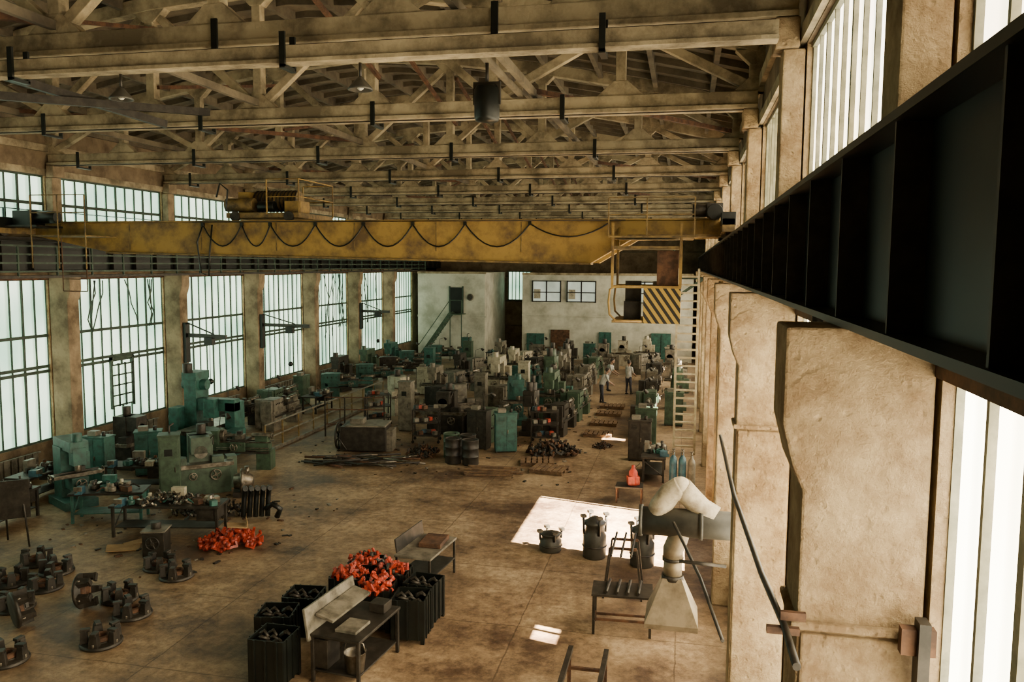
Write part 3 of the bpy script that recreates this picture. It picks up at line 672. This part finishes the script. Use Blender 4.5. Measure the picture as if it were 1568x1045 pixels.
# middle front
b=B(); b.box((0,0,.5),(1.7,1.1,.9),DARK); b.box((.1,0,.98),(1.5,1.2,.06),GREY); b.box((-.3,0,1.1),(.5,.5,.2),GREY); b.wheel((-1.05,0,.5),.48,DARK,'x',.05,6); b.cyl((-1.05,0,.5),(-.8,0,.5),.06,STEEL); b.box((.95,0,.4),(.25,.7,.8),GREY)
b.tube([(-.8,-.5,.95),(-.9,-.55,.5),(-.6,-.6,.1)],.03,DARK); b.obj('power_press',(-11.7,28.6,0),.15,.015)
b=B(); r=random.Random(3)
for i in range(46):
    x,y=r.uniform(-1.2,1.2),r.uniform(-.6,.6); a=r.uniform(-.5,.5); l=r.uniform(.6,1.6)
    b.cyl((x-l/2*math.cos(a),y-l/2*math.sin(a),.04+r.random()*.12),(x+l/2*math.cos(a),y+l/2*math.sin(a),.04+r.random()*.2),.02+.02*r.random(),r.choice([RUST,DARK,STEEL,DARK]),n=6)
bar=b.mesh('scrap_bar_pile')
place(bar,'scrap_bar_pile',(-10.9,26.4,0),0,0,(1.2,1,1.2))
pm=pile(DARK,70,1.0,.5,5,.14,RUST).mesh('machined_parts_pile')
place(pm,'machined_parts_pile',(-4.7,29.4,0)); place(pm,'machined_parts_pile',(-9.3,28.2,0),1,0,.7); place(pm,'machined_parts_pile',(-3.0,31.0,0),.4,0,.4)
for k,x,y in (('drumd',-7.9,27.3),('drumd',-7.25,27.2),('drumd',-7.55,28.0),('drumg',-8.2,28.1)): put(k,x,y)
put('cabt',-6.5,29.5,20); put('cabd',-7.6,29.8,-10)
for x,y,a in ((-4.4,26.9,-8),(-5.0,27.9,10),(-3.4,33.2,0),(-3.4,35.6,0),(-3.4,38.0,0),(-3.4,40,0)): place(P['pal'],'wooden_pallet',(x,y,0),math.radians(a))
b=B(); r=random.Random(8)
for i in range(8): b.box((r.uniform(-.2,.2),(i-4)*.13,.03+.05*(i%3)),(1.6,.12,.04),WOOD,(0,0,r.uniform(-.08,.08)))
b.obj('timber_stack',(-6.2,26.4,0),.1)
b=B()
for i in (-1,1):
    for j in (-1,1): b.beam((i*.5,j*.35,.1),(i*.5,j*.35,1.3),.05,.05,DARK); b.cyl((i*.5,j*.35-.02,.06),(i*.5,j*.35+.02,.06),.06,BLK,n=10)
for z in (.3,.8,1.3): b.box((0,0,z),(1.05,.75,.04),DARK)
r=random.Random(4)
for z in (.32,.82,1.32):
    for i in range(7): b.box((r.uniform(-.4,.4),r.uniform(-.25,.25),z+.08),(.18,.14,.14),r.choice([BLUE,RED,GREY,RUST,DARK]),(0,0,r.random()))
rk=b.mesh('parts_trolley'); place(rk,'parts_trolley',(-9.9,30.4,0),.2); place(rk,'parts_trolley',(-5.3,31.2,0),.1); place(rk,'parts_trolley',(-13.1,33.4,0),.5)
b=B(); r=random.Random(21)
for i in range(260):
    x=r.uniform(-14,-3.5); y=r.uniform(25,40)
    if r.random()<.35: x=r.uniform(-16,-9.5); y=r.uniform(15.5,23)
    s_=r.uniform(.03,.08); b.box((x,y,s_*.25),(s_*r.uniform(1,3),s_,s_*.5),r.choice([DARK,RUST,DARK,GREY]),(0,0,r.uniform(0,3)))
b.obj('floor_offcuts')

# barrier railing
b=B()
for i in range(10): y=27+i*1.33; b.beam((0,y,0),(0,y,1.05),.05,.05,YELD); b.box((0,y,.01),(.14,.14,.02),DARK)
for z in (.55,1.05): b.beam((0,27,z),(0,39,z),.04,.05,GREY)
b.bx(-.05,.05,27,39,0,.12,GREY)
b.obj('barrier_railing',(-15.0,0,0))
b=B()
for i in range(4): b.beam((i*.8,0,0),(i*.8,0,1.6),.05,.05,DARK)
for z in (.5,1.1,1.6): b.beam((0,0,z),(2.4,0,z),.04,.04,RUST)
b.obj('pipe_rack',(-14.2,30.4,0),.2)
def jib(y,L):
    b=B(); x=MX(.66); b.bx(x,x+.12,y-.15,y+.15,3.0,4.6,BLK); b.beam((x+.1,y,4.1),(x+L,y-.3,4.1),.1,.16,DARK); b.beam((x+.1,y,4.6),(x+L*.7,y-.2,4.18),.05,.05,DARK)
    b.box((x+L*.6,y-.2,3.9),(.35,.25,.3),BLK); b.cyl((x+L*.6,y-.2,3.8),(x+L*.6,y-.2,2.4),.015,DARK,n=5); b.sph((x+L*.6,y-.2,2.3),.12,BLK,10,6)
    b.obj('jib_hoist')
jib(29.1,2.0); jib(35.1,2.6); jib(47.1,2.0)
b=B()
for i in range(5):
    for j in range(14): b.box((MX(1.2),18.1+i*6+j*.28,.65),(.1,.22,.6),GREY)
    b.beam((MX(1.2),17.8+i*6,.92),(MX(1.2),22.0+i*6,.92),.05,.05,GREY)
b.obj('cast_radiators')

# left foreground benches etc.
for k,x,y,r in [('benchd',-17.6,17.9,95),('bencht',-15.2,19.0,20),('benchd',-16.3,21.7,15),('cabt',-18.2,22.3,0),('grindg',-14.3,22.0,40),('cabt',-17.2,23.4,30),('ecabg',-14.4,20.5,30),('benchd',-18.6,20.3,95),('millt',-17.1,19.9,60)]:
    put(k,x,y,r)
place(m_bench(DARK,2.8,True,DARK,33),'workbench',(-12.9,18.3,0),math.radians(12),.01)
place(pile(DARK,90,1.2,.35,9,.13,STEEL).mesh('machined_parts_pile'),'machined_parts_pile',(-12.9,20.1,0),.3,0,.8)
place(pile(STEEL,50,.9,.25,19,.1,DARK).mesh('machined_parts_pile'),'machined_parts_pile',(-13.0,18.3,.83),.2,0,.8)
place(pile(RED,90,.75,.32,2,.12).mesh('red_castings_pile'),'red_castings_pile',(-10.9,17.9,0),.2)
b=B(); b.box((0,0,.02),(.75,.5,.02),CARD,(0,.08,0)); b.box((.3,.35,.015),(.6,.3,.02),CARD,(0,0,.5)); b.obj('cardboard_sheet',(-13.3,17.0,.02),.6)
b=B(); b.box((0,0,.05),(.5,.4,.02),CARD,(0,.15,0)); b.box((.22,0,.12),(.02,.4,.15),CARD); b.obj('cardboard_sheet',(-10.8,18.0,.42),.6)
b=B()
for i in range(5): b.tube([(i*.16,0,.0+.06),(i*.16,.25,.5),(i*.16+.05,.1,.85),(i*.16+.1,-.2,.9)],.07,BLK,8)
b.tube([(.9,-.1,.06),(1.0,-.2,.3),(.8,-.2,.45),(.6,-.1,.3)],.08,BLK,8); b.obj('bent_pipe_stack',(-11.7,19.8,0),.4)
for x,y,t in ((-10.95,15.7,0),(-11.65,16.1,.3),(-13.75,15.35,0),(-14.2,14.55,.5),(-13.3,14.5,.8),(-13.1,13.5,.6),(-11.35,14.35,.3),(-10.6,13.75,0),(-10.35,12.55,1.2),(-11.5,11.6,.2),(-14.6,15.7,.7)):
    place(P['hub'],'cast_hub',(x,y,0),t,.008,1.05)
for x,y,a in ((-11.85,13.8,.3),(-12.4,12.7,1.0)):
    o=place(P['hub'],'cast_hub',(x,y,.36)); o.rotation_euler=(0,1.45,a)
b=B(); b.box((0,0,.3),(.5,.5,.6),DARK); b.box((0,0,.62),(.56,.56,.04),GREY); b.cyl((0,0,.64),(0,0,.8),.12,DARK); b.wheel((0,-.3,.35),.15,DARK,'y'); b.obj('gearbox_housing',(-12.3,16.9,0),.3,.015)
b=B(); b.box((0,0,1.2),(1.1,.04,1.0),DARK,(.15,0,0))
for i in (-.5,.5): b.cyl((i,-.1,0),(i*.7,.1,1.75),.025,DARK,n=6)
b.cyl((0,.7,0),(0,.1,1.7),.025,DARK,n=6); b.obj('drawing_easel',(-16.1,16.4,0),.7)
b=B(); b.rev([(.05,-.3),(.22,-.28),(.25,-.1),(.32,-.08),(.32,0),(.25,.02),(.2,.25),(.08,.3)],STEEL,(0,0,.45),16,'x'); b.torus((-.05,0,.45),.34,.05,STEEL,'x'); b.box((0,0,.08),(.6,.4,.16),DARK); b.cyl((.1,0,.6),(.1,0,.9),.07,STEEL); b.obj('centrifugal_pump',(-12.9,21.9,0),.5)

# foreground centre line of benches/bins
b=B(); b.box((0,0,.82),(.95,1.5,.05),DARK)
for i in (-1,1):
    for j in (-1,1): b.box((i*.43,j*.7,.4),(.06,.06,.8),DARK)
b.box((0,0,.2),(.85,1.4,.03),DARK); b.box((-.5,0,1.0),(.05,1.6,.55),GREY,(0,-.15,0)); b.box((-.3,.1,1.05),(.35,1.3,.05),GREY,(0,.25,0))
b.box((.2,.5,.93),(.3,.3,.16),DARK); b.box((.1,-.3,.87),(.4,.5,.05),GREY); b.box((-.3,-.5,.5),(.3,.4,.5),DARK)
b.obj('steel_workbench',(-5.45,12.8,0),-.12,.01)
bm=m_bin(BLK,DARK,4); br=m_bin(BLK,RED,5)
for x,y,a in ((-4.9,14.1,.1),(-4.9,14.85,-.1),(-7.0,12.9,.2),(-6.6,12.05,0),(-6.9,13.75,.1)): place(bm,'parts_bin',(x,y,0),a)
for x,y,s in ((-5.7,14.4,2),(-5.65,15.2,3),(-6.45,14.8,4),(-6.4,15.6,6)):
    place(br,'parts_bin',(x,y,0),.1); place(pile(RED,22,.34,.2,s,.105,DARK if s in (3,6) else None).mesh('red_castings_pile'),'red_castings_pile',(x,y,.74),s)
b=B(); b.box((0,0,.8),(.85,1.5,.05),GREY)
for i in (-1,1):
    for j in (-1,1): b.box((i*.38,j*.7,.4),(.05,.05,.8),DARK)
b.box((-.45,.1,.96),(.04,1.4,.3),DARK,(0,-.15,0)); b.box((0,0,.35),(.8,1.4,.03),DARK); b.box((.1,.2,.88),(.5,.7,.1),RUST,(0,0,.1)); b.obj('steel_workbench',(-5.45,16.7,0),-.1,.01)
b=B(); b.rev([(.15,0),(.19,.33),(.2,.34),(.18,.33),(.14,.05),(.001,.04)],STEEL,n=18); b.tube([(-.19,0,.33),(-.15,0,.48),(0,0,.53),(.15,0,.48),(.19,0,.33)],.01,STEEL); b.obj('metal_bucket',(-5.25,12.25,.22))

# right-hand group
def pot(h,w,x,y):
    b=B(); b.rev([(w*.9,0),(w,.03),(w,h*.55),(w*.85,h*.62),(w*.8,h*.8),(w*.95,h*.82),(w*.95,h*.88),(w*.5,h*.95),(w*.3,h),(.001,h)],DUCTD,n=20)
    for i in range(4):
        t=i*1.57+.5; c,s_=math.cos(t),math.sin(t); b.cyl((w*c,w*s_,h*.6),(w*1.05*c,w*1.05*s_,h*1.04),.03,DARK,n=8); b.box((w*1.05*c,w*1.05*s_,h*1.04),(.12,.12,.06),STEEL,(0,0,t))
    b.torus((0,0,h*.3),w*1.01,.02,DARK,'z'); b.obj('cast_valve_body',(x,y,0))
pot(.5,.27,-3.1,19.3); pot(1.0,.28,-2.0,19.1); pot(1.0,.28,-.85,18.8)
b=B(); b.box((0,0,.78),(1.15,.7,.04),DARK)
for i in (-1,1):
    for j in (-1,1): b.box((i*.53,j*.3,.39),(.05,.05,.78),DARK)
    b.beam((i*.53,-.3,.2),(i*.53,.3,.2),.04,.04,RUST)
b.beam((-.53,-.3,.3),(.53,-.3,.3),.04,.04,RUST); b.beam((-.53,.3,.15),(.53,.3,.15),.04,.04,RUST)
for i in range(4): b.cyl((-.3+.2*i,-.3,.84),(-.25+.2*i,.35,.84),.03,DARK,n=8)
b.obj('steel_trestle_table',(-1.05,15.3,0),.05)
b=B()
for j in (0,.6):
    b.beam((-.4,j,0),(-.28,j,1.1),.04,.04,DARK); b.beam((.4,j,0),(.28,j,1.1),.04,.04,DARK); b.beam((-.28,j,1.1),(.28,j,1.1),.05,.05,RUST)
for i in range(3): b.cyl((-.2+.2*i,-.6,1.15),(-.2+.2*i,.9,1.15),.025,DARK,n=6)
b.obj('pipe_stand',(-1.15,16.7,0))
b=B(); b.bx(-.4,.4,-.3,.3,.46,.5,DARK)
for i in (-1,1):
    for j in (-1,1): b.box((i*.36,j*.26,.23),(.05,.05,.46),RUST)
b.obj('low_steel_table',(-1.5,24.0,0))
b=B(); b.rev([(.14,0),(.15,.03),(.13,.4),(.06,.5),(.05,.6),(.001,.6)],RED,n=16); b.tube([(.05,0,.5),(.2,0,.65),(.25,0,.5)],.02,DARK); b.box((0,0,.15),(.34,.25,.25),RED); b.obj('hydraulic_jack',(-1.4,24.0,.5),.3)
for i in range(5):
    b=B(); b.rev([(.11,0),(.115,.03),(.115,1.1),(.09,1.2),(.04,1.26),(.04,1.34),(.001,1.34)],BLUE if i!=2 else GREY,n=14); b.cyl((0,0,1.3),(0,0,1.45),.03,STEEL,n=8); b.wheel((0,0,1.45),.05,STEEL,'z',.01); b.obj('gas_cylinder',(-.25+.27*(i%3),24.6+.3*(i//3),0))
b=B(); Y=13.2
def sq(z,w,d,cx=-.1): return [(cx-w,Y-d,z),(cx+w,Y-d,z),(cx+w,Y+d,z),(cx-w,Y+d,z)]
V=sq(1.2,.42,.42)+sq(1.28,.42,.42)+sq(1.95,.15,.15); F=[(i,(i+1)%4,4+(i+1)%4,4+i) for i in range(4)]+[(4+i,4+(i+1)%4,8+(i+1)%4,8+i) for i in range(4)]
b.add(V,F,DUCT)
b.cyl((-.1,Y,1.93),(-.1,Y,2.3),.15,DUCT,n=18); b.cyl((-.1,Y,1.9),(-.1,Y,1.98),.18,DARK,n=18); b.cyl((-.1,Y,2.22),(-.1,Y,2.27),.175,DARK,n=18)
b.tube([(-.1,Y,2.25),(-.1,Y,2.4),(-.04,Y,2.55),(.0,Y,2.7),(.02,Y,2.9)],.165,DUCT,18)
b.cyl((-.62,Y,2.85),(1.35,Y,2.85),.23,DUCTD,n=22); b.cyl((-.66,Y,2.85),(-.6,Y,2.85),.26,DUCTD,n=22); b.cyl((.3,Y,2.85),(.36,Y,2.85),.26,DUCTD,n=22)
b.tube([(-.38,Y,2.95),(-.32,Y,3.1),(-.17,Y,3.33),(-.03,Y,3.42),(.0,Y,3.44)],.18,WPIPE,18)
b.tube([(.0,Y,3.44),(.12,Y+.05,3.3),(.32,Y+.05,3.1),(.55,Y,2.98)],.18,WPIPE,18)
b.sph((-.01,Y,3.43),.18,WPIPE,18,10); b.torus((-.17,Y,3.33),.0,.01,DARK,'z',6,4)
b.obj('fume_extraction_hood')
b=B()
b.cyl((0,10.6,3.15),(.6,10.6,3.13),.025,DARK,n=8)
b.tube([(.5,11.2,4.72),(.5,8,4.8),(.55,5.6,4.92),(.6,4.72,4.95),(.6,4.2,4.97)],.022,DARK,8)
b.tube([(-.1,12.7,3.0),(.3,11.5,2.6),(.55,10.0,2.4)],.025,DARK,8)
b.beam((.5,4.72,4.93),(.68,4.72,4.93),.04,.04,RUST)
b.obj('control_rod_linkage')
b=B(); b.bx(1.22,1.4,4.72,4.79,4.85,5.0,RUST); b.bx(1.3,1.36,4.68,4.79,4.6,5.05,DARK); b.bx(.58,.72,4.76,4.79,4.97,5.02,RUST)
b.obj('angle_bracket')
b=B()
b.cyl((1.2,8,0),(1.2,8,6.6),.05,DARK); b.cyl((1.15,14,0),(1.15,14,6.6),.05,DARK); b.cyl((.9,22.6,0),(.9,22.6,6.6),.06,YELD)
b.bx(1.2,1.34,11.5,16.8,3.07,3.13,DARK)
b.obj('wall_pipework')
b=B()
for x in (-.3,.3):
    b.beam((x,0,0),(x,0,.55),.06,.06,RUST); b.beam((x,1.1,0),(x,1.1,.55),.06,.06,RUST); b.beam((x,-.2,.55),(x,1.3,.55),.08,.08,DARK)
b.beam((-.3,0,.3),(.3,0,.3),.05,.05,RUST); b.beam((-.3,1.1,.3),(.3,1.1,.3),.05,.05,RUST)
b.obj('steel_trestle',(-1.45,11.9,0))

# ------------------------------------------------------------------ people
def person(x,y,rz,lean,name='worker'):
    b=B()
    hip=Vector((0,0,.92)); sh=hip+Vector((0,-math.sin(lean)*.52,math.cos(lean)*.52)); nk=sh+Vector((0,-math.sin(lean)*.08,.09)); hd=nk+Vector((0,-math.sin(lean)*.1-.01,.15))
    b.tube([hip-Vector((0,0,.06)),hip+(sh-hip)*.15,hip+(sh-hip)*.45,hip+(sh-hip)*.8,sh,sh+Vector((0,0,.05))],.1,CLOTHW,12,[.13,.155,.145,.18,.17,.07])
    b.tube([sh,nk,nk+Vector((0,0,.05))],.055,SKIN,10)
    b.sph(hd,.105,SKIN,14,10,(.85,1,1.2)); b.sph(hd+Vector((0,.02,.035)),.11,HAIR,14,8,(.88,1,1.05)); b.sph(hd+Vector((0,-.108,-.01)),.018,SKIN,8,5,(.8,1,1.4))
    for i in (-1,1):
        b.sph(hd+Vector((i*.036,-.09,.012)),.012,HAIR,6,4); b.sph(hd+Vector((i*.092,0,-.005)),.024,SKIN,8,5,(.4,.8,1.3))
        k=Vector((i*.11,-.03,.48)); a=Vector((i*.12,.02 if i>0 else -.08,.09)); hp=hip+Vector((i*.09,0,-.04))
        b.tube([hp+Vector((0,0,.06)),hp,hp+(k-hp)*.5,k,k+(a-k)*.35,a],.08,CLOTHB,10,[.085,.1,.085,.065,.06,.045])
        b.tube([a+Vector((0,.05,-.05)),a+Vector((0,-.02,-.045)),a+Vector((0,-.14,-.06)),a+Vector((0,-.19,-.065))],.04,BLK,8,[.035,.045,.035,.02])
        s0=sh+Vector((i*.17,0,-.02)); e=s0+Vector((i*.05,-.06-.1*lean,-.27)); w=e+Vector((-i*.02,-.2,-.12-.02*lean))
        b.tube([sh+Vector((i*.1,0,.01)),s0,s0+(e-s0)*.5,e,],.05,CLOTHW,10,[.06,.062,.05,.043]); b.tube([e,e+(w-e)*.4,w],.04,SKIN,8,[.042,.038,.026])
        d=(w-e).normalized(); pc=w+d*.05; b.tube([w,pc,w+d*.09],.03,SKIN,8,[.026,.036,.032])
        for q in range(4):
            o=Vector((i*(-.027+.018*q),0,0)); L=(.07,.08,.075,.058)[q]; b.tube([w+d*.085+o,w+d*(.085+L*.5)+o+Vector((0,0,-.006)),w+d*(.085+L*.85)+o+Vector((0,0,-.03))],.009,SKIN,6,[.009,.008,.006])
        b.tube([w+d*.03+Vector((-i*.03,0,0)),w+d*.06+Vector((-i*.055,0,-.005)),w+d*.095+Vector((-i*.055,0,-.015))],.01,SKIN,6,[.012,.011,.008])
    b.tube([hd+Vector((-.02,-.1,-.05)),hd+Vector((0,-.104,-.052)),hd+Vector((.02,-.1,-.05))],.005,RUST,5)
    b.obj(name,(x,y,0),rz,0,1.03)
person(-2.95,44.4,2.6,.05); person(-4.1,41.2,1.8,.45); person(-4.2,45.4,1.4,.4)

# ------------------------------------------------------------------ lights
w=bpy.data.worlds.new('world'); bpy.context.scene.world=w; w.use_nodes=True
nt=w.node_tree; bg=nt.nodes['Background']; sk=nt.nodes.new('ShaderNodeTexSky'); sk.sky_type='NISHITA'; sk.sun_disc=False; sk.sun_elevation=math.radians(42); sk.sun_rotation=math.radians(100)
nt.links.new(sk.outputs['Color'],bg.inputs['Color']); bg.inputs['Strength'].default_value=.35
sl=bpy.data.lights.new('sun','SUN'); sl.energy=200; sl.color=(1,.87,.68); sl.angle=math.radians(.6)
so=bpy.data.objects.new('sun',sl); C.objects.link(so); so.location=(20,0,30)
so.rotation_euler=Vector((-5.4,1.3,-5.0)).to_track_quat('-Z','Y').to_euler()

# ------------------------------------------------------------------ camera
psi=math.atan(266/1250); th=math.atan(117/1250)
cam=bpy.data.cameras.new('camera'); co=bpy.data.objects.new('camera',cam); C.objects.link(co)
cam.lens=1250/1568*36; cam.sensor_width=36; cam.clip_start=.05; cam.clip_end=400
fw=Vector((-math.sin(psi)*math.cos(th),math.cos(psi)*math.cos(th),-math.sin(th)))
right=fw.cross(Vector((0,0,1))).normalized(); up=right.cross(fw)
M=Matrix((right,up,-fw)).transposed().to_4x4() @ Matrix.Rotation(math.radians(.4),4,'Z')
M.translation=Vector((0,0,7)); co.matrix_world=M
bpy.context.scene.camera=co
